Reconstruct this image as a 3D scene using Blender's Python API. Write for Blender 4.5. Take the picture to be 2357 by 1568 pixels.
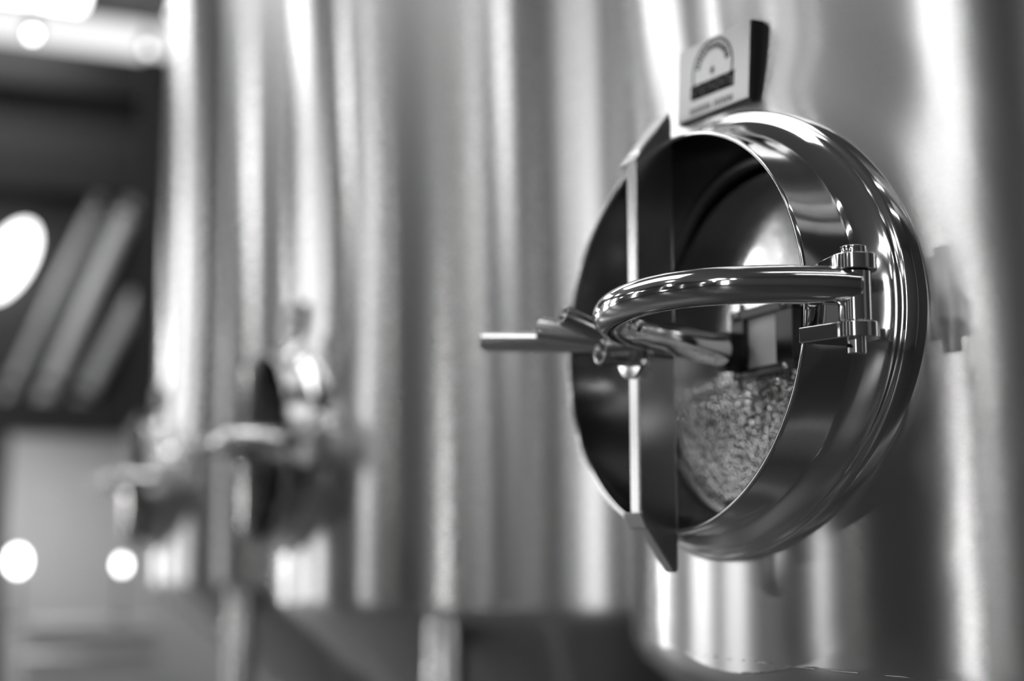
import bpy, bmesh, math, random
from mathutils import Vector, Matrix
random.seed(7)
PI = math.pi
scene = bpy.context.scene
for o in list(bpy.data.objects):
    bpy.data.objects.remove(o)

# ------------------------------------------------------------------ camera
CAM = Vector((-.767, -1.373, 1.15))
YAW, HOR = math.radians(22.8), 1260.0
FPX = 2357 * 50 / 36
PITCH = math.atan((HOR - 784) / FPX)
cd = bpy.data.cameras.new('camera'); cam = bpy.data.objects.new('camera', cd)
scene.collection.objects.link(cam); scene.camera = cam
cd.sensor_width = 36; cd.lens = 50; cd.clip_start = .02; cd.clip_end = 100
cam.location = CAM
cam.rotation_euler = (PI / 2 + PITCH, 0, -YAW)
cd.dof.use_dof = True; cd.dof.focus_distance = 1.36; cd.dof.aperture_fstop = 1.5

# ------------------------------------------------------------------ world, exposure
w = bpy.data.worlds.new('world'); scene.world = w; w.use_nodes = True
w.node_tree.nodes['Background'].inputs[0].default_value = (.5, .5, .5, 1)
w.node_tree.nodes['Background'].inputs[1].default_value = .1
scene.view_settings.view_transform = 'Standard'
scene.view_settings.look = 'None'
scene.view_settings.exposure = 0.0
scene.view_settings.gamma = 1.0

XO, YF, YN, ZC = -8.0, 9.5, -6.0, 5.2      # opposite wall, far wall, near wall, ceiling

# lit windows of the hall: (wall, position along it, width, z0, z1, strength)
WINDOWS = [
    ('opposite', 5.8, .6, .7, 4.4, 3.0),
    ('opposite', 1.45, .20, .7, 3.8, 1.4),
    ('opposite', -1.1, .25, .7, 3.6, 1.2),
    ('opposite', -3.6, .3, .7, 3.6, 1.2),
    ('far', -1.35, .38, .4, 4.3, 3.0),
    ('far', -3.9, 1.3, .4, 4.3, 3.2),
    ('far', -6.2, 1.5, .3, 4.3, 2.6),
    ('near', -5.9, 1.5, .7, 4.2, 3.2),
]

# ------------------------------------------------------------------ materials
def principled(name, col, metal=0, rough=.5, **k):
    m = bpy.data.materials.new(name); m.use_nodes = True
    b = m.node_tree.nodes['Principled BSDF']
    if not isinstance(col, (tuple, list)): col = (col, col, col)
    b.inputs['Base Color'].default_value = (*col, 1)
    b.inputs['Metallic'].default_value = metal
    b.inputs['Roughness'].default_value = rough
    for n, v in k.items(): b.inputs[n].default_value = v
    return m, b

def noise_bump(m, b, scale, strength, dist=.001, vec_scale=(1, 1, 1), kind='noise'):
    nt = m.node_tree
    tc = nt.nodes.new('ShaderNodeTexCoord'); mp = nt.nodes.new('ShaderNodeMapping')
    mp.inputs['Scale'].default_value = vec_scale
    nt.links.new(tc.outputs['Object'], mp.inputs[0])
    if kind == 'noise':
        t = nt.nodes.new('ShaderNodeTexNoise'); t.inputs['Detail'].default_value = 4; out = t.outputs['Fac']
    else:
        t = nt.nodes.new('ShaderNodeTexVoronoi'); out = t.outputs['Distance']
    t.inputs['Scale'].default_value = scale
    nt.links.new(mp.outputs[0], t.inputs['Vector'])
    bp = nt.nodes.new('ShaderNodeBump'); bp.inputs['Strength'].default_value = strength; bp.inputs['Distance'].default_value = dist
    nt.links.new(out, bp.inputs['Height']); nt.links.new(bp.outputs[0], b.inputs['Normal'])
    return t, bp

def mat_brushed():
    m, b = principled('brushed_steel', .70, 1, .25, Anisotropic=1.0)
    b.inputs['Anisotropic Rotation'].default_value = .25
    nt = m.node_tree
    tg = nt.nodes.new('ShaderNodeTangent'); tg.direction_type = 'RADIAL'; tg.axis = 'Z'
    nt.links.new(tg.outputs[0], b.inputs['Tangent'])
    tc = nt.nodes.new('ShaderNodeTexCoord'); mp = nt.nodes.new('ShaderNodeMapping')
    mp.inputs['Scale'].default_value = (1, 1, 40)
    t = nt.nodes.new('ShaderNodeTexNoise'); t.inputs['Scale'].default_value = 6; t.inputs['Detail'].default_value = 5
    r = nt.nodes.new('ShaderNodeMapRange'); r.inputs['To Min'].default_value = .246; r.inputs['To Max'].default_value = .256
    nt.links.new(tc.outputs['Object'], mp.inputs[0]); nt.links.new(mp.outputs[0], t.inputs['Vector'])
    nt.links.new(t.outputs['Fac'], r.inputs['Value']); nt.links.new(r.outputs[0], b.inputs['Roughness'])
    return m

def emis(name, strength, col=1.0):
    m = bpy.data.materials.new(name); m.use_nodes = True
    nt = m.node_tree; nt.nodes.clear()
    e = nt.nodes.new('ShaderNodeEmission'); e.inputs[0].default_value = (col, col, col, 1); e.inputs[1].default_value = strength
    o = nt.nodes.new('ShaderNodeOutputMaterial'); nt.links.new(e.outputs[0], o.inputs[0])
    return m

M = {}
M['brushed'] = mat_brushed()
M['polished'], b_ = principled('polished_steel', .78, 1, .09); noise_bump(M['polished'], b_, 14, .05, .002)
M['satin'], b_ = principled('satin_steel', .7, 1, .22); noise_bump(M['satin'], b_, 60, .04, .001)
M['chrome'], b_ = principled('chrome', .88, 1, .09); noise_bump(M['chrome'], b_, 25, .03, .001)
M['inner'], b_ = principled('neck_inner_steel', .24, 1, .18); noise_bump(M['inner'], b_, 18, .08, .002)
M['darksteel'], _ = principled('dark_oxidised_steel', .06, 1, .3)
M['reflection'], _ = principled('white_reflection_paint', .8, 0, .5)  # pale colour standing in for reflected brightness in the door bracket
M['plate'], _ = principled('etched_plate_steel', .5, 1, .3)
M['gasket'], _ = principled('black_gasket_rubber', .015, 0, .5)
M['black'], b_ = principled('black_painted_steel', .008, 0, .55); noise_bump(M['black'], b_, 80, .1)
M['darkpanel'], b_ = principled('charcoal_panel', .03, 0, .6); noise_bump(M['darkpanel'], b_, 12, .2)
M['print'], _ = principled('black_print', .01, 0, .9, **{'Specular IOR Level': .05})
M['concrete'], b_ = principled('dark_concrete', .07, 0, .35); noise_bump(M['concrete'], b_, 4, .3, .01)
M['wall'], b_ = principled('grey_wall_paint', .6, 0, .8); noise_bump(M['wall'], b_, 9, .2, .01)
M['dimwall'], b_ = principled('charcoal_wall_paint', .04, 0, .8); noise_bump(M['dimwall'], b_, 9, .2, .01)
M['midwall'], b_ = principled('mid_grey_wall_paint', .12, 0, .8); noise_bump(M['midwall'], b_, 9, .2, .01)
M['ceiling'], b_ = principled('ceiling_paint', .25, 0, .85); noise_bump(M['ceiling'], b_, 7, .2, .01)
M['palepipe'], b_ = principled('pale_pipe_paint', .55, 0, .35); noise_bump(M['palepipe'], b_, 20, .1)
M['counter'], b_ = principled('pale_counter', .6, 0, .4); noise_bump(M['counter'], b_, 20, .1)
M['glass'], _ = principled('clear_glass', 1, 0, .02, **{'Transmission Weight': 1.0, 'IOR': 1.45})
M['bulb'] = emis('lit_bulb', 30)

def mat_door():
    # polished door plate; condensation beads on its lower half
    m, b = principled('door_steel', .92, 1, .15)
    nt = m.node_tree
    tc = nt.nodes.new('ShaderNodeTexCoord')
    v = nt.nodes.new('ShaderNodeTexVoronoi'); v.inputs['Scale'].default_value = 170
    n = nt.nodes.new('ShaderNodeTexNoise'); n.inputs['Scale'].default_value = 11; n.inputs['Detail'].default_value = 3
    nt.links.new(tc.outputs['Object'], v.inputs['Vector']); nt.links.new(tc.outputs['Object'], n.inputs['Vector'])
    sx = nt.nodes.new('ShaderNodeSeparateXYZ'); nt.links.new(tc.outputs['Object'], sx.inputs[0])
    mr = nt.nodes.new('ShaderNodeMapRange'); mr.inputs['From Min'].default_value = -.03; mr.inputs['From Max'].default_value = -.09
    nt.links.new(sx.outputs['Z'], mr.inputs['Value'])
    mu = nt.nodes.new('ShaderNodeMath'); mu.operation = 'MULTIPLY'
    nt.links.new(v.outputs['Distance'], mu.inputs[0]); nt.links.new(mr.outputs[0], mu.inputs[1])
    ad = nt.nodes.new('ShaderNodeMath'); ad.operation = 'MULTIPLY_ADD'; ad.inputs[1].default_value = .12
    nt.links.new(n.outputs['Fac'], ad.inputs[0]); nt.links.new(mu.outputs[0], ad.inputs[2])
    bp = nt.nodes.new('ShaderNodeBump'); bp.inputs['Strength'].default_value = 1.0; bp.inputs['Distance'].default_value = .008
    nt.links.new(ad.outputs[0], bp.inputs['Height']); nt.links.new(bp.outputs[0], b.inputs['Normal'])
    return m
M['door'] = mat_door()

# ------------------------------------------------------------------ helpers
col = scene.collection
def link(name, bm, mat, parent=None, smooth=True, bevel=0, loc=None):
    me = bpy.data.meshes.new(name); 
    bmesh.ops.recalc_face_normals(bm, faces=bm.faces)
    bm.to_mesh(me); bm.free()
    me.materials.append(mat)
    o = bpy.data.objects.new(name, me); col.objects.link(o)
    if parent: o.parent = parent
    if loc is not None: o.location = loc
    if smooth:
        for p in me.polygons: p.use_smooth = True
    if bevel:
        md = o.modifiers.new('bevel', 'BEVEL'); md.width = bevel; md.segments = 3; md.limit_method = 'ANGLE'; md.angle_limit = math.radians(40)
    if smooth or bevel:
        ang = o.modifiers.new('wn', 'WEIGHTED_NORMAL'); ang.keep_sharp = True
    return o

def tag(o, label, cat, group=None):
    o['label'] = label; o['category'] = cat
    if group: o['group'] = group
    return o
def struct(o): o['kind'] = 'structure'; return o

def box(bm, x0, x1, y0, y1, z0, z1, mtx=None):
    vs = [bm.verts.new((x, y, z)) for x in (x0, x1) for y in (y0, y1) for z in (z0, z1)]
    if mtx: 
        for v in vs: v.co = mtx @ v.co
    for f in ((0,1,3,2),(4,6,7,5),(0,4,5,1),(2,3,7,6),(0,2,6,4),(1,5,7,3)): bm.faces.new([vs[i] for i in f])

def frame_of(d):
    d = d.normalized(); a = Vector((0,0,1)) if abs(d.z) < .9 else Vector((1,0,0))
    u = d.cross(a).normalized(); return u, u.cross(d).normalized()

def tube(bm, pts, r, n=24, cap=True, inner=0):
    """round tube swept along pts with parallel frames; r number or list; inner>0 gives open hollow ends"""
    pts = [Vector(p) for p in pts]; N = len(pts)
    rs = r if isinstance(r, (list, tuple)) else [r] * N
    tans = [(pts[min(i+1, N-1)] - pts[max(i-1, 0)]).normalized() for i in range(N)]
    u, v = frame_of(tans[0]); rings = []
    for i in range(N):
        if i:
            q = tans[i-1].rotation_difference(tans[i]); u = q @ u; v = q @ v
        rings.append([bm.verts.new(pts[i] + rs[i] * (math.cos(2*PI*k/n) * u + math.sin(2*PI*k/n) * v)) for k in range(n)])
    def bridge(a, b):
        for k in range(n): bm.faces.new((a[k], a[(k+1) % n], b[(k+1) % n], b[k]))
    for a, b in zip(rings, rings[1:]): bridge(a, b)
    if inner:
        for ring, p, t, s in ((rings[0], pts[0], tans[0], 1), (rings[-1], pts[-1], tans[-1], -1)):
            i1 = [bm.verts.new(p + (x.co - p) * inner) for x in ring]
            i2 = [bm.verts.new(x.co + t * s * .03) for x in i1]
            bridge(ring, i1); bridge(i1, i2); bm.faces.new(i2)
    elif cap:
        bm.faces.new(rings[0][::-1]); bm.faces.new(rings[-1])
    return rings

def spline(P, n=10):
    """Catmull-Rom through P"""
    P = [Vector(p) for p in P]; Q = [P[0]*2 - P[1]] + P + [P[-1]*2 - P[-2]]; out = []
    for i in range(1, len(Q) - 2):
        a, b, c, d = Q[i-1:i+3]
        for k in range(n):
            t = k / n
            out.append(.5 * ((2*b) + (c - a)*t + (2*a - 5*b + 4*c - d)*t*t + (3*b - a - 3*c + d)*t**3))
    out.append(P[-1]); return out

def prism(bm, poly, fn, t0, t1):
    """poly: 2D points; fn(u,v,t) -> 3D"""
    a = [bm.verts.new(fn(u, v, t0)) for u, v in poly]; b = [bm.verts.new(fn(u, v, t1)) for u, v in poly]
    n = len(poly)
    bm.faces.new(a[::-1]); bm.faces.new(b)
    for i in range(n): bm.faces.new((a[i], a[(i+1) % n], b[(i+1) % n], b[i]))

# ------------------------------------------------------------------ fermenting tank
ZM = 1.385                 # manway centre height; each tank's own origin is on the floor under its axis
R = .95; XS = .068         # tank radius, tank skin behind rim centre
AX = XS + R                # tank axis is AX behind the manway rim
EA, EB = .265, .22         # half axes of the manway neck
ZB, ZT = 1.03, 1.90
SX = .52

def oval(t, off=0):
    y, z = EA * math.cos(t), EB * math.sin(t)
    ny, nz = math.cos(t) / EA, math.sin(t) / EB; L = math.hypot(ny, nz)
    return y + ny / L * off, z + nz / L * off
def skin_x(y):             # in rim coordinates
    return AX - math.sqrt(R * R - y * y)

def tank_shell(parent):
    bm = bmesh.new()
    N = 40                                   # per rectangle side
    def P(s, z, push=0):                     # s arc offset from the manway direction
        a = s / R; rr = R + push
        return Vector((-rr * math.cos(a), rr * math.sin(a), z))
    sc = [-SX + 2 * SX * i / N for i in range(N + 1)]
    zc = [ZB + (ZT - ZB) * i / N for i in range(N + 1)]
    grid = {}
    def gv(i, j):
        if (i, j) not in grid: grid[(i, j)] = bm.verts.new(P(sc[i], zc[j]))
        return grid[(i, j)]
    loop = [(i, 0) for i in range(N)] + [(N, j) for j in range(N)] + [(i, N) for i in range(N, 0, -1)] + [(0, j) for j in range(N, 0, -1)]
    offs = [.028, .034, .042, .053, .063, .075, .09, .107, .125, .15]
    rings = []
    for k, off in enumerate(offs):
        ring = []
        for (i, j) in loop:
            dy, dz = sc[i], zc[j] - ZM
            t = math.atan2(dz / EB, dy / EA)
            y, z = oval(t, off)
            g = .0045 * max(0, math.sin(t)) ** .9 * math.exp(-((off - .028) / .045) ** 2)
            ring.append(bm.verts.new(P(R * math.asin(max(-.99, min(.99, y / R))), ZM + z, g if k < len(offs) - 1 else 0)))
        rings.append(ring)
    for k in range(1, 6):                    # blend to the rectangle
        ring = []
        for q, (i, j) in enumerate(loop):
            dy, dz = sc[i], zc[j] - ZM
            t = math.atan2(dz / EB, dy / EA); y, z = oval(t, offs[-1]); s = R * math.asin(y / R)
            f = k / 6
            ring.append(bm.verts.new(P(s + (sc[i] - s) * f, ZM + z + (dz - z) * f)))
        rings.append(ring)
    rings.append([gv(i, j) for (i, j) in loop])
    L = len(loop)
    for a, b in zip(rings, rings[1:]):
        for q in range(L): bm.faces.new((a[q], a[(q+1) % L], b[(q+1) % L], b[q]))
    # rest of the cylinder
    NS = 72; S1 = 2 * PI * R - SX
    sr = [SX + (S1 - SX) * i / NS for i in range(NS + 1)]
    colv = []
    for i in range(NS + 1):
        if i == 0: colv.append([gv(N, j) for j in range(N + 1)])
        elif i == NS: colv.append([gv(0, j) for j in range(N + 1)])
        else: colv.append([bm.verts.new(P(sr[i], z)) for z in zc])
    for a, b in zip(colv, colv[1:]):
        for j in range(N): bm.faces.new((a[j], a[j+1], b[j+1], b[j]))
    top = [gv(i, N) for i in range(N + 1)] + [colv[i][N] for i in range(1, NS)]
    ss = sc + sr[1:NS]
    prev = top
    prof = [(R, ZT + .3), (R, 2.6), (R, 3.2), (R, 3.7)] + [(R - .12 * (1 - math.cos(a)) , 3.7 + .12 * math.sin(a)) for a in (.5, 1.0)] + [(R * .7, 3.9), (R * .4, 3.99), (R * .1, 4.03)]
    for rr, z in prof:
        cur = [bm.verts.new((-rr * math.cos(s / R), rr * math.sin(s / R), z)) for s in ss]
        n = len(cur)
        for q in range(n): bm.faces.new((prev[q], prev[(q+1) % n], cur[(q+1) % n], cur[q]))
        prev = cur
    bm.faces.new(prev)
    # knuckle below the cylinder, open downwards where the cone is welded on
    bot = [gv(i, 0) for i in range(N + 1)] + [colv[i][0] for i in range(1, NS)]
    prev = bot
    for rr, z in [(R - .002, ZB - .012), (R - .012, ZB - .03), (R - .03, ZB - .045)]:
        cur = [bm.verts.new((-rr * math.cos(s / R), rr * math.sin(s / R), z)) for s in ss]
        n = len(cur)
        for q in range(n): bm.faces.new((prev[q], prev[(q+1) % n], cur[(q+1) % n], cur[q]))
        prev = cur
    return link('shell', bm, M['brushed'], parent)

def lathe(bm, prof, n=96, cx=0, cy=0):
    rings = [[bm.verts.new((cx + r * math.cos(2*PI*k/n), cy + r * math.sin(2*PI*k/n), z)) for k in range(n)] for r, z in prof]
    for a, b in zip(rings, rings[1:]):
        for k in range(n): bm.faces.new((a[k], a[(k+1) % n], b[(k+1) % n], b[k]))
    return rings

def oval_sweep(bm, prof, n=160):
    """prof: list of (offset, x, follow) ; follow = how much the ring follows the tank's curve"""
    rings = []
    for off, x, fo in prof:
        ring = []
        for k in range(n):
            t = 2 * PI * k / n; y, z = oval(t, off)
            ring.append(bm.verts.new((x - AX + fo * (skin_x(y) - XS), y, ZM + z)))
        rings.append(ring)
    for a, b in zip(rings, rings[1:]):
        for k in range(n): bm.faces.new((a[k], a[(k+1) % n], b[(k+1) % n], b[k]))
    return rings

def make_tank():
    root = bpy.data.objects.new('fermenting_tank', None); col.objects.link(root)
    tank_shell(root)
    bm = bmesh.new(); rg = lathe(bm, [(R - .03, ZB - .045), (.12, .32), (.12, .30)]); link('cone', bm, M['brushed'], root)
    bm = bmesh.new(); lathe(bm, [(R - .003, ZB + .001), (R + .0002, ZB - .0005), (R + .0001, ZB - .002), (R - .004, ZB - .005)]); link('weld_seam', bm, M['brushed'], root)
    bm = bmesh.new(); tube(bm, [(0, 0, .32), (0, 0, .18)], .06, 32); link('outlet', bm, M['satin'], root)
    for ang in (215.5, 95.5, 335.5):
        dx, dy = math.cos(math.radians(ang)), math.sin(math.radians(ang))
        k = (R + .0) / math.hypot(dx, dy); x, y = dx * k, dy * k
        bm = bmesh.new(); tube(bm, [(x * .96, y * .96, ZB - .02), (x * .96, y * .96, .0)], .045, 32)
        lg = link('leg', bm, M['satin'], root)
        bm = bmesh.new(); tube(bm, [(x * .96, y * .96, .03), (x * .96, y * .96, 0)], .08, 32); link('foot_plate', bm, M['satin'], lg)

    # ---- manway neck: rolled rim, straight neck, flare and rounded weld flange
    bm = bmesh.new()
    prof = [(-.004, .0, 0), (-.0035, -.002, 0), (-.001, -.0028, 0), (.0005, -.0015, 0), (.001, .001, 0),
            (.001, .02, .1), (.001, .036, .5), (.0025, .039, .62), (.0065, .0434, .65), (.0110, .0480, .65), (.0155, .0522, .67), (.0195, .0540, .7),
            (.0225, .0550, .72), (.0232, .0560, .74), (.0222, .0572, .76), (.026, .0572, .78), (.029, .0585, .82), (.031, .062, .88), (.031, .067, .95), (.030, .072, 1.0)]
    oval_sweep(bm, prof)
    neck = link('manway_neck', bm, M['polished'], root)
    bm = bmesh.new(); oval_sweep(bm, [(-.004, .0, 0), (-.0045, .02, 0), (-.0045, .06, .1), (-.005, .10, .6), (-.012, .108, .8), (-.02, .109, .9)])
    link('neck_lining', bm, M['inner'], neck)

    def g(p): return (p[0] - AX, p[1], p[2])      # rim coordinates -> tank coordinates
    # ---- hinge lugs and pin
    for zc, x0, x1 in ((1.4105, .020, .049), (1.3470, -.002, .052)):
        poly = [(x0 - .004, -.258), (x1 + .006, -.258)]
        c = (.027, -.302); r = .021
        for k in range(0, 17):
            a = math.radians(5 - k * 190 / 16)
            poly.append((c[0] + r * math.cos(a), c[1] + r * math.sin(a)))
        bm = bmesh.new(); prism(bm, poly, lambda u, v, t: g((u, v, t)), zc - .0075, zc + .0075)
        link('hinge_lug', bm, M['chrome'], neck, bevel=.0012)
    px, py = .027, -.302
    bm = bmesh.new()
    tube(bm, [g((px, py, 1.4265)), g((px, py, 1.4255)), g((px, py, 1.3265)), g((px, py, 1.3255))], [.0085, .0092, .0092, .0082], 32)
    tube(bm, [g((px, py, 1.4265)), g((px, py, 1.4255)), g((px, py, 1.4185)), g((px, py, 1.418))], [.0115, .0125, .0125, .012], 32)
    link('hinge_pin', bm, M['chrome'], neck)
    bm = bmesh.new(); tube(bm, [g((px - .013, py - .004, 1.3325)), g((px + .013, py + .004, 1.3325))], .0018, 10); link('cotter_pin', bm, M['black'], neck)

    # ---- swing arm: pipe from the hinge out around the rim and back to the door's hub
    arm_pts = [(.028, -.302, 1.388), (.000, -.296, 1.389), (-.040, -.279, 1.390), (-.085, -.252, 1.390), (-.1135, -.213, 1.390), (-.1265, -.165, 1.389),
               (-.126, -.120, 1.387), (-.113, -.078, 1.384), (-.085, -.050, 1.380), (-.05, -.036, 1.377), (-.01, -.026, 1.3745), (.035, -.010, 1.371), (.078, .006, 1.369)]
    bm = bmesh.new(); tube(bm, [g(p) for p in spline(arm_pts, 10)], .0180, 40)
    arm = link('swing_arm', bm, M['chrome'], root)
    bm = bmesh.new(); tube(bm, [g((px, py, 1.4022)), g((px, py, 1.4015)), g((px, py, 1.3565)), g((px, py, 1.356))], [.0145, .0155, .0155, .0145], 32)
    link('hinge_sleeve', bm, M['chrome'], arm)
    bm = bmesh.new(); tube(bm, [g((.070, .006, 1.369)), g((.072, .006, 1.369)), g((.090, .006, 1.369)), g((.092, .006, 1.369))], [.021, .023, .023, .021], 32)
    link('arm_collar', bm, M['black'], arm)

    # ---- oval door plate inside the neck, with its hub bracket
    bm = bmesh.new()
    n = 128; prev = None; XD = .124
    for off, x in ((.012, XD + .016), (.012, XD + .004), (.009, XD), (.002, XD - .001), (-.012, XD - .001), (-.022, XD - .004), (-.034, XD - .008), (-.07, XD - .010), (-.12, XD - .0105), (-.17, XD - .011), (-.21, XD - .011)):
        ring = []
        for k in range(n):
            t = 2 * PI * k / n
            y, z = oval(t, 0); s = 1 + off / .22
            ring.append(bm.verts.new((x - AX + .25 * (skin_x(y * s) - XS), y * s, ZM + z * s)))
        if prev:
            for k in range(n): bm.faces.new((prev[k], prev[(k+1) % n], ring[(k+1) % n], ring[k]))
        prev = ring
    bm.faces.new(prev)
    for v in bm.verts: v.co -= Vector((XD - AX, 0, ZM))
    door = link('manway_door', bm, M['door'], root, loc=(XD - AX, 0, ZM))
    def dl(p): return (p[0] - XD, p[1], p[2] - ZM)
    bm = bmesh.new()
    x0, x1 = .092 - XD, .104 - XD
    box(bm, x0, x1, -.104, .022, 1.4055 - ZM, 1.4175 - ZM); box(bm, x0, x1, -.104, .022, 1.3385 - ZM, 1.3485 - ZM)
    box(bm, x0, x1, -.104, -.070, 1.3485 - ZM, 1.4055 - ZM); box(bm, x0, x1, -.006, .022, 1.3485 - ZM, 1.4055 - ZM)
    link('door_bracket', bm, M['darksteel'], door, smooth=False, bevel=.0015)
    bm = bmesh.new(); box(bm, x0 + .006, x1 + .006, -.072, -.004, 1.346 - ZM, 1.408 - ZM); link('painted_reflection', bm, M['reflection'], door, smooth=False, bevel=.001)  # pale block painted as the bright reflection seen inside the bracket frame
    for y in (-.087, .008):
        for z in (1.4115, 1.3435):
            bm = bmesh.new(); tube(bm, [dl((.090, y, z)), dl((.125, y, z))], .005, 16); link('stud', bm, M['satin'], door)
        bm = bmesh.new(); tube(bm, [dl((.098, y, 1.3385)), dl((.098, y, 1.3255))], [.0055, .0045], 12); link('bolt', bm, M['chrome'], door, smooth=False)
        bm = bmesh.new(); tube(bm, [dl((.098, y, 1.4175)), dl((.098, y, 1.4255))], .0055, 6); link('bolt', bm, M['chrome'], door, smooth=False)
    bm = bmesh.new(); prev = None
    rings = []
    for off, x in ((.0125, .121), (.006, .1195), (-.013, .1185), (-.014, .1265)):
        ring = []
        for k in range(n):
            t = 2*PI*k/n; y, z = oval(t, 0); s = 1 + off / .22
            ring.append(bm.verts.new((x - XD + .25 * (skin_x(y * s) - XS), y * s, z * s)))
        rings.append(ring)
    for a, b in zip(rings, rings[1:]):
        for k in range(n): bm.faces.new((a[k], a[(k+1) % n], b[(k+1) % n], b[k]))
    link('gasket', bm, M['gasket'], door)

    # ---- vertical yoke bar across the neck
    poly = [(-.046, 1.190), (-.046, 1.575), (-.040, 1.590), (-.004, 1.633), (.001, 1.630), (.001, 1.125), (-.004, 1.122), (-.038, 1.172)]
    bm = bmesh.new(); prism(bm, poly, lambda u, v, t: g((u, t, v)), -.011, .011)
    yoke = link('yoke', bm, M['satin'], root, bevel=.0025)
    for pts_ in (((-.0472, 1.5765), (-.0035, 1.6350), (-.0015, 1.6325), (-.0445, 1.5750)), ((-.0472, 1.187), (-.0395, 1.1705), (-.0355, 1.1695), (-.0430, 1.186))):
        bm = bmesh.new(); prism(bm, pts_, lambda u, v, t: g((u, t, v)), -.013, .026); link('end_pad', bm, M['satin'], yoke, bevel=.0008)
    bm = bmesh.new(); tube(bm, [g((-.036, 0, 1.362)), g((-.050, 0, 1.362))], .030, 32); link('boss', bm, M['polished'], yoke)
    # ---- clamping handle
    bm = bmesh.new(); tube(bm, [g((-.048, 0, 1.362)), g((-.086, 0, 1.362))], .0165, 32, inner=.72)
    hub = link('clamp_handle', bm, M['satin'], root)
    for tip, r in (((-.140, .197, 1.394), .0115), ((-.120, .078, 1.3935), .0145), ((-.13, .0, 1.398), .0115)):
        bm = bmesh.new(); a = Vector((-.058, .0, 1.371)); e = Vector(tip)
        tube(bm, [g(a), g(a.lerp(e, .5)), g(e)], r, 24, inner=.7)
        link('handle_spoke', bm, M['satin'], hub)

    # ---- maker's plate on its stand-off block
    rot = Matrix.Rotation(math.radians(5), 4, 'X')
    T = Matrix.Translation(g((.058, -.008, 1.690))) @ rot
    bm = bmesh.new(); box(bm, .001, .019, -.081, .080, -.0475, .044, T); pl = link('plaque_block', bm, M['black'], root, smooth=False, bevel=.001)
    bm = bmesh.new(); box(bm, -.001, .001, -.079, .079, -.043, .043, T); face = link('plaque_face', bm, M['plate'], pl, smooth=False)
    bm = bmesh.new(); box(bm, .017, .06, -.05, .05, -.03, .03, T); link('plaque_bracket', bm, M['black'], pl, smooth=False)
    # print: a ring, little letters round it, a star, a bold word band and a line below (all too blurred to read)
    bm = bmesh.new()
    def pr(y0, y1, z0, z1, a=0, c=(0, 0)):
        m = T @ Matrix.Diagonal((1, 1.27, 1.13, 1)) @ Matrix.Translation((-.0013, c[0], c[1])) @ Matrix.Rotation(a, 4, 'X')
        box(bm, 0, .0006, y0, y1, z0, z1, m)
    for k in range(64):
        a = 2 * PI * k / 64
        if PI * 1.12 < a < PI * 1.88: continue
        pr(-.0024, .0024, -.0011, .0011, a + PI/2, (.0345 * math.cos(a), .005 + .031 * math.sin(a)))
    for k in range(9):
        a = math.radians(20 + k * 17.5)
        c = (.027 * math.cos(a), .005 + .0245 * math.sin(a))
        pr(-.0030, -.0010, -.0036, .0036, a + PI/2, c)
        pr(.0008, .0028, -.0036, .0036, a + PI/2, c)
        pr(-.0022, .0022, (-.0006 if k % 2 else .0018), (.0008 if k % 2 else .0032), a + PI/2, c)
    for k in range(5):
        pr(-.0009, .0009, 0, .0046, 2*PI*k/5, (0, .004))
    for k in range(9):
        y = -.034 + k * .0085
        pr(y - .0038, y - .0006, -.0185, -.006); pr(y + .0008, y + .0038, -.0185, -.006)
        pr(y - .003, y + .003, (-.013 if k % 2 else -.0092), (-.0105 if k % 2 else -.0066))
        if k % 3: pr(y - .003, y + .003, -.0175, -.0152)
    pr(-.040, .038, -.0064, -.0050); pr(-.038, .036, -.0205, -.0180)
    for k in range(16):
        y = -.036 + k * .0048
        if k in (7,): continue
        pr(y, y + .0018, -.0350, -.0285); pr(y + .0012, y + .0032, -.0345 + (.004 if k % 2 else 0), -.0333 + (.004 if k % 2 else 0))
    link('print', bm, M['print'], face, smooth=False)
    return root

tank0 = make_tank()
tank0.location = (AX, 0, 0)
GRP = 'cylindrical steel tanks standing in a row'
def copy_tree(o, parent=None):
    c = o.copy(); col.objects.link(c); c.parent = parent
    for ch in list(o.children): copy_tree(ch, c)
    return c
SP = 1.99
tank1 = copy_tree(tank0); tank1.location = (AX, SP, 0)
tank2 = copy_tree(tank0); tank2.location = (AX, 2 * SP, 0)
tag(tank0, 'nearest steel fermenting tank, in focus, with open oval manway and black-edged plaque', 'tank', GRP)
tag(tank1, 'second steel tank of the row, blurred, directly behind the nearest one', 'tank', GRP)
tag(tank2, 'farthest and most blurred steel tank, beside the black beams', 'tank', GRP)

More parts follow.
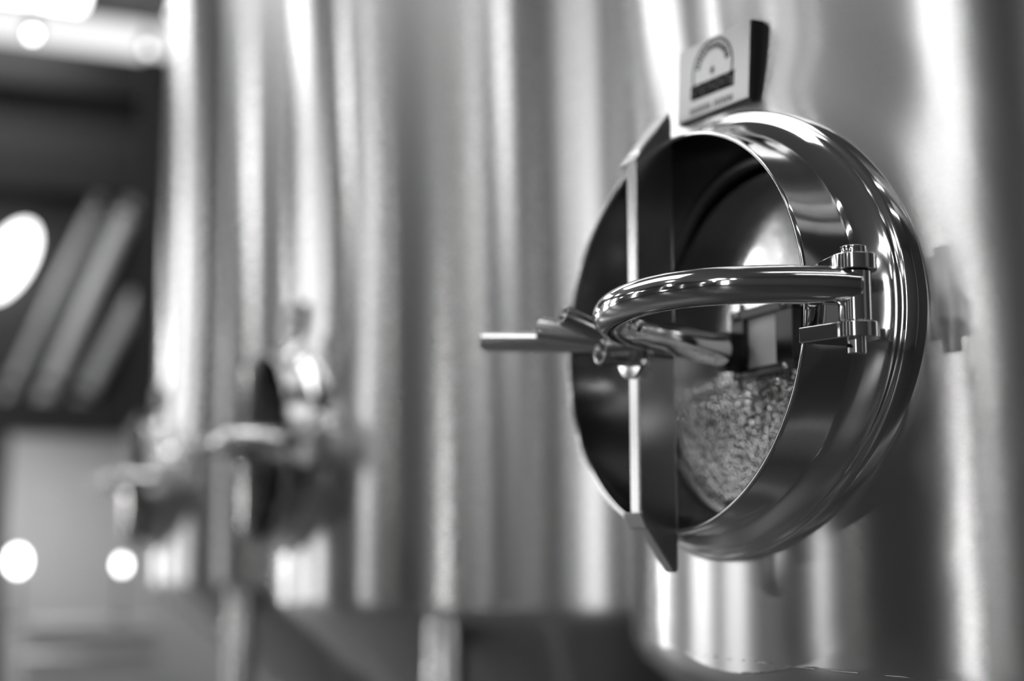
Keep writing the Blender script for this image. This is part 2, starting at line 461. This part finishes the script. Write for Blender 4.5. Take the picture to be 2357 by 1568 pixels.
# ------------------------------------------------------------------ hall
def slab(name, x0, x1, y0, y1, z0, z1, mat):
    bm = bmesh.new(); box(bm, x0, x1, y0, y1, z0, z1)
    return struct(link(name, bm, mat, smooth=False))
XW = 2.6
slab('floor', XO - .2, XW + .2, YN - .2, YF + .2, -.2, 0, M['concrete'])
slab('ceiling', XO - .2, XW + .2, YN - .2, YF + .2, ZC, ZC + .2, M['ceiling'])
slab('wall_behind_tanks', XW, XW + .2, YN - .2, YF + .2, 0, ZC, M['wall'])
def wall_with_windows(name, wall, mat):
    """solid wall pieces between the window openings; returns nothing"""
    ws = sorted([q for q in WINDOWS if q[0] == wall], key=lambda q: q[1])
    lo, hi = (YN - .2, YF + .2) if wall == 'opposite' else (XO, XW)
    bm = bmesh.new()
    def piece(a, b, z0, z1):
        if wall == 'opposite': box(bm, XO - .2, XO, a, b, z0, z1)
        elif wall == 'far': box(bm, a, b, YF, YF + .2, z0, z1)
        else: box(bm, a, b, YN - .2, YN, z0, z1)
    cur = lo
    for _, c, wd, z0, z1, st in ws:
        piece(cur, c - wd / 2, 0, ZC); piece(c - wd / 2, c + wd / 2, 0, z0); piece(c - wd / 2, c + wd / 2, z1, ZC); cur = c + wd / 2
    piece(cur, hi, 0, ZC)
    struct(link(name, bm, mat, smooth=False))
wall_with_windows('wall_opposite', 'opposite', M['dimwall'])
wall_with_windows('wall_far', 'far', M['wall'])
wall_with_windows('wall_near', 'near', M['midwall'])
for n_, (wall, c, wd, z0, z1, st) in enumerate(WINDOWS, 1):
    def wb(bm, a, b, z0, z1, d0, d1):
        if wall == 'opposite': box(bm, XO - d1, XO - d0, a, b, z0, z1)
        elif wall == 'far': box(bm, a, b, YF + d0, YF + d1, z0, z1)
        else: box(bm, a, b, YN - d1, YN - d0, z0, z1)
    bm = bmesh.new(); f = .03
    wb(bm, c - wd/2, c - wd/2 + f, z0, z1, .02, .1); wb(bm, c + wd/2 - f, c + wd/2, z0, z1, .02, .1)
    wb(bm, c - wd/2 + f, c + wd/2 - f, z0, z0 + f, .02, .1); wb(bm, c - wd/2 + f, c + wd/2 - f, z1 - f, z1, .02, .1)
    fr = struct(link('window_%d' % n_, bm, M['black'], smooth=False))
    bm = bmesh.new(); wb(bm, c - wd/2 + f, c + wd/2 - f, z0 + f, z1 - f, .05, .06)
    link('lit_frosted_pane', bm, emis('daylit_frosted_glass', st), fr, smooth=False)

# ------------------------------------------------------------------ lamps of the hall
def work_light(loc, size, strength):
    root = bpy.data.objects.new('work_light', None); col.objects.link(root); root.location = loc
    tag(root, 'bright work light on a tripod stand across the hall', 'lamp')
    z = .95
    bm = bmesh.new(); box(bm, -.14, 0, -size/2 - .03, size/2 + .03, z - size/2 - .03, z + size/2 + .03); link('housing', bm, M['black'], root, smooth=False, bevel=.01)
    bm = bmesh.new(); box(bm, 0, .008, -size/2, size/2, z - size/2, z + size/2); link('lit_lens', bm, emis('work_light_glow', strength), root, smooth=False)
    bm = bmesh.new(); tube(bm, [(-.07, 0, z - size/2 - .03), (-.07, 0, .25)], .018, 16); link('pole', bm, M['black'], root)
    for k in range(3):
        a = 2*PI*k/3; bm = bmesh.new(); tube(bm, [(-.07, 0, .5), (-.07 + .45*math.cos(a), .45*math.sin(a), .012)], .012, 12); link('leg', bm, M['black'], root)
work_light((-7.4, .95, 0), .2, 75)

def pendant(x, y, z, r, mat, label):
    root = bpy.data.objects.new('pendant_lamp', None); col.objects.link(root); root.location = (x, y, ZC)
    tag(root, label, 'lamp', 'globe pendant lamps over the hall')
    bm = bmesh.new(); tube(bm, [(0, 0, 0), (0, 0, z + r - ZC)], .008, 8); link('cord', bm, M['black'], root)
    bm = bmesh.new(); tube(bm, [(0, 0, z + r + .06 - ZC), (0, 0, z + r*.85 - ZC)], [.03, .05], 16); link('cap', bm, M['black'], root)
    bm = bmesh.new(); bmesh.ops.create_uvsphere(bm, u_segments=24, v_segments=16, radius=r)
    for v in bm.verts: v.co.z += z - ZC
    link('lit_globe', bm, mat, root)
for i, x in enumerate((-2.2, -4.2, -6.2)):
    for j, y in enumerate((-3.0, .3, 3.6, 6.9)):
        pendant(x, y, 3.1, .09, M['bulb'], 'small lit globe pendant hanging across the hall from the tanks')

def ceiling_light(x, y, lx, ly, st, label):
    root = bpy.data.objects.new('ceiling_light', None); col.objects.link(root); root.location = (x, y, ZC)
    tag(root, label, 'lamp')
    bm = bmesh.new(); box(bm, -lx/2 - .04, lx/2 + .04, -ly/2 - .04, ly/2 + .04, -.08, 0); link('frame', bm, M['black'], root, smooth=False)
    bm = bmesh.new(); box(bm, -lx/2, lx/2, -ly/2, ly/2, -.09, -.08); link('lit_diffuser', bm, emis('ceiling_diffuser', st), root, smooth=False)
ceiling_light(.1, 6.0, 1.2, 2.4, 3.0, 'lit ceiling panel in front of the farthest tank')
for y_, lb in ((-2.0, 'thin lit ceiling strip behind the camera, nearer the tanks'), (-3.3, 'thin lit ceiling strip behind the camera, nearer the near wall')):
    ceiling_light(1.0, y_, 3.0, .10, 9.0, lb)
ceiling_light(-5.6, -4.3, 2.0, 1.4, 5.0, 'added unseen fill panel on the ceiling, brightening the near corner by the opposite wall')  # unseen fill panel, added so the neck flange reflects a lighter corner
ceiling_light(-2.2, 2.9, 1.6, 4.4, 4.4, 'large lit ceiling panel above the aisle beside the second tank')
ceiling_light(-1.3, 8.6, 3.0, 1.2, 7.0, 'brightest lit ceiling panel, close to the far wall')

# ------------------------------------------------------------------ far end of the hall, left of the farthest tank
def beam(n, x0, x1, y0, y1, z0, z1, mat='black'):
    bm = bmesh.new(); box(bm, x0, x1, y0, y1, z0, z1); return struct(link('trim_%d' % n, bm, M[mat], smooth=False, bevel=.01))
beam(1, -7.9, 1.6, 9.1, 9.48, 4.45, 4.76)
beam(2, -7.9, 1.6, 9.1, 9.48, 3.70, 3.98)
beam(3, -7.9, 1.6, 9.1, 9.48, 1.95, 2.18)
beam(4, .64, .98, 9.0, 9.09, 1.95, 4.76)
beam(5, -.5, -.16, 9.0, 9.09, 0, 1.94)
beam(6, -2.0, 1.6, 9.3, 9.48, 3.99, 4.44, 'darkpanel')
beam(7, -2.0, 1.6, 9.40, 9.48, 2.19, 3.69, 'darkpanel')

def pipe(a, b, r, label):
    root = bpy.data.objects.new('sloping_pipe', None); col.objects.link(root); root.location = b
    tag(root, label, 'pipe', 'sloping pale pipes under the black beam')
    A = Vector(a) - Vector(b); bm = bmesh.new(); tube(bm, [A, (0, 0, 0)], r, 24); link('pipe_run', bm, M['palepipe'], root)
    for f in (.08, .92):
        c = A * f; d = A.normalized() * .03
        bm = bmesh.new(); tube(bm, [c - d, c + d], r * 1.25, 24); link('flange', bm, M['satin'], root)
pipe((.64, 9.2, 3.72), (.06, 9.2, 2.17), .07, 'thick pale sloping pipe in the middle of the three under the black beam')
pipe((.40, 9.2, 3.72), (-.20, 9.2, 2.17), .035, 'thin sloping pipe, leftmost of the three under the black beam')
pipe((.74, 9.25, 3.1), (.32, 9.25, 2.17), .065, 'short pale sloping pipe nearest the farthest tank')

root = bpy.data.objects.new('wall_lamp', None); col.objects.link(root); root.location = (-.22, 9.4, 3.05)
tag(root, 'large bright oval lamp hanging at a tilt at the left edge under the black beam', 'lamp')
bm = bmesh.new(); bmesh.ops.create_uvsphere(bm, u_segments=32, v_segments=20, radius=1)
mt = Matrix.Translation((0, -.32, .1)) @ Matrix.Rotation(math.radians(25), 4, 'Y') @ Matrix.Diagonal((.13, .10, .30, 1))
for v in bm.verts: v.co = mt @ v.co
link('lit_shade', bm, emis('oval_lamp_glow', 5), root)
bm = bmesh.new(); tube(bm, [(0, 0, .1), (0, -.25, .1)], .02, 12); link('arm', bm, M['black'], root)

root = bpy.data.objects.new('bar_counter', None); col.objects.link(root); root.location = (.38, 8.75, 0)
tag(root, 'pale counter along the far wall, low at the left edge of the picture', 'counter')
bm = bmesh.new(); box(bm, -.44, .42, -.25, .25, 0, .56); link('body', bm, M['counter'], root, smooth=False, bevel=.01)
bm = bmesh.new(); box(bm, -.46, .44, -.30, .25, .58, .66); link('top', bm, M['counter'], root, smooth=False, bevel=.01)
bm = bmesh.new(); box(bm, -.43, .41, -.22, .24, .56, .58); link('shadow_gap', bm, M['black'], root, smooth=False)
bm = bmesh.new(); tube(bm, [(-.44, -.33, .45), (.42, -.33, .45)], .02, 12); link('rail', bm, M['chrome'], root)
def table_lamp(x, r, label):
    root = bpy.data.objects.new('table_lamp', None); col.objects.link(root); root.location = (x, 8.7, .66)
    tag(root, label, 'lamp', 'small lit lamps on the counter')
    bm = bmesh.new(); tube(bm, [(0, 0, 0), (0, 0, .02)], .06, 24); link('base', bm, M['black'], root)
    bm = bmesh.new(); tube(bm, [(0, 0, .02), (0, 0, .34)], .008, 12); link('stem', bm, M['black'], root)
    bm = bmesh.new(); bmesh.ops.create_uvsphere(bm, u_segments=24, v_segments=16, radius=r)
    for v in bm.verts: v.co = Vector((v.co.x, v.co.y, v.co.z * 1.5 + .34 + r * 1.3))
    link('lit_globe', bm, emis('table_lamp_glow', 14), root)
table_lamp(.585, .024, 'small lit globe lamp on the counter, nearest the tanks')
table_lamp(-.09, .045, 'larger lit globe lamp on the left end of the counter')

def tube_lamp(a, b, st, label):
    root = bpy.data.objects.new('tube_lamp', None); col.objects.link(root); root.location = a
    tag(root, label, 'lamp')
    B = Vector(b) - Vector(a)
    bm = bmesh.new(); tube(bm, [(0, 0, 0), B], .022, 16); link('lit_tube', bm, emis('tube_glow', st), root)
    up = Vector((0, 0, .045))
    bm = bmesh.new(); tube(bm, [up, B + up], .026, 12); link('housing', bm, M['black'], root)
    for f in (.1, .9):
        c = B * f + up; bm = bmesh.new(); tube(bm, [c, (c.x, c.y, ZC - a[2])], .004, 6); link('cord', bm, M['black'], root)
tube_lamp((0.2244, 5.0, 3.5666), (0.3766, 5.0, 3.7969), 8, 'bright tilted tube lamp hanging at the top, in front of the farthest tank')
pendant(-.2656, 7.0, 4.0944, .018, emis('pendant_glow', 14), 'round lit pendant at the top left corner of the picture')
pendant(.3889, 7.0, 4.10, .022, emis('pendant_glow_dim', 4), 'dim round pendant next to the top of the black column')


bm = bmesh.new(); box(bm, -.9, 1.3, 9.40, 9.48, 4.78, 5.16); fr = struct(link('window_9', bm, M['black'], smooth=False))
bm = bmesh.new(); box(bm, -.87, 1.27, 9.38, 9.40, 4.79, 5.14); link('lit_frosted_pane', bm, emis('clerestory_glass', 1.0), fr, smooth=False)

root = bpy.data.objects.new('added_fill_globe', None); col.objects.link(root); root.location = (-1.0, 9.5, 1.45)  # out-of-view globe added to brighten the wall above the counter
tag(root, 'added fill globe on a short wall arm, out of view, brightening the far wall above the counter', 'lamp')
bm = bmesh.new(); tube(bm, [(0, 0, 0), (0, -.4, 0)], .02, 12); link('arm', bm, M['black'], root)
bm = bmesh.new(); bmesh.ops.create_uvsphere(bm, u_segments=24, v_segments=16, radius=.14)
for v in bm.verts: v.co.y -= .45
link('lit_globe', bm, emis('fill_globe_glow', 70), root)

pendant(-1.0, 7.4, 2.3, .13, M['bulb'], 'added fill globe hanging low and out of view, lighting the counter front')  # unseen pendant added to light the counter front
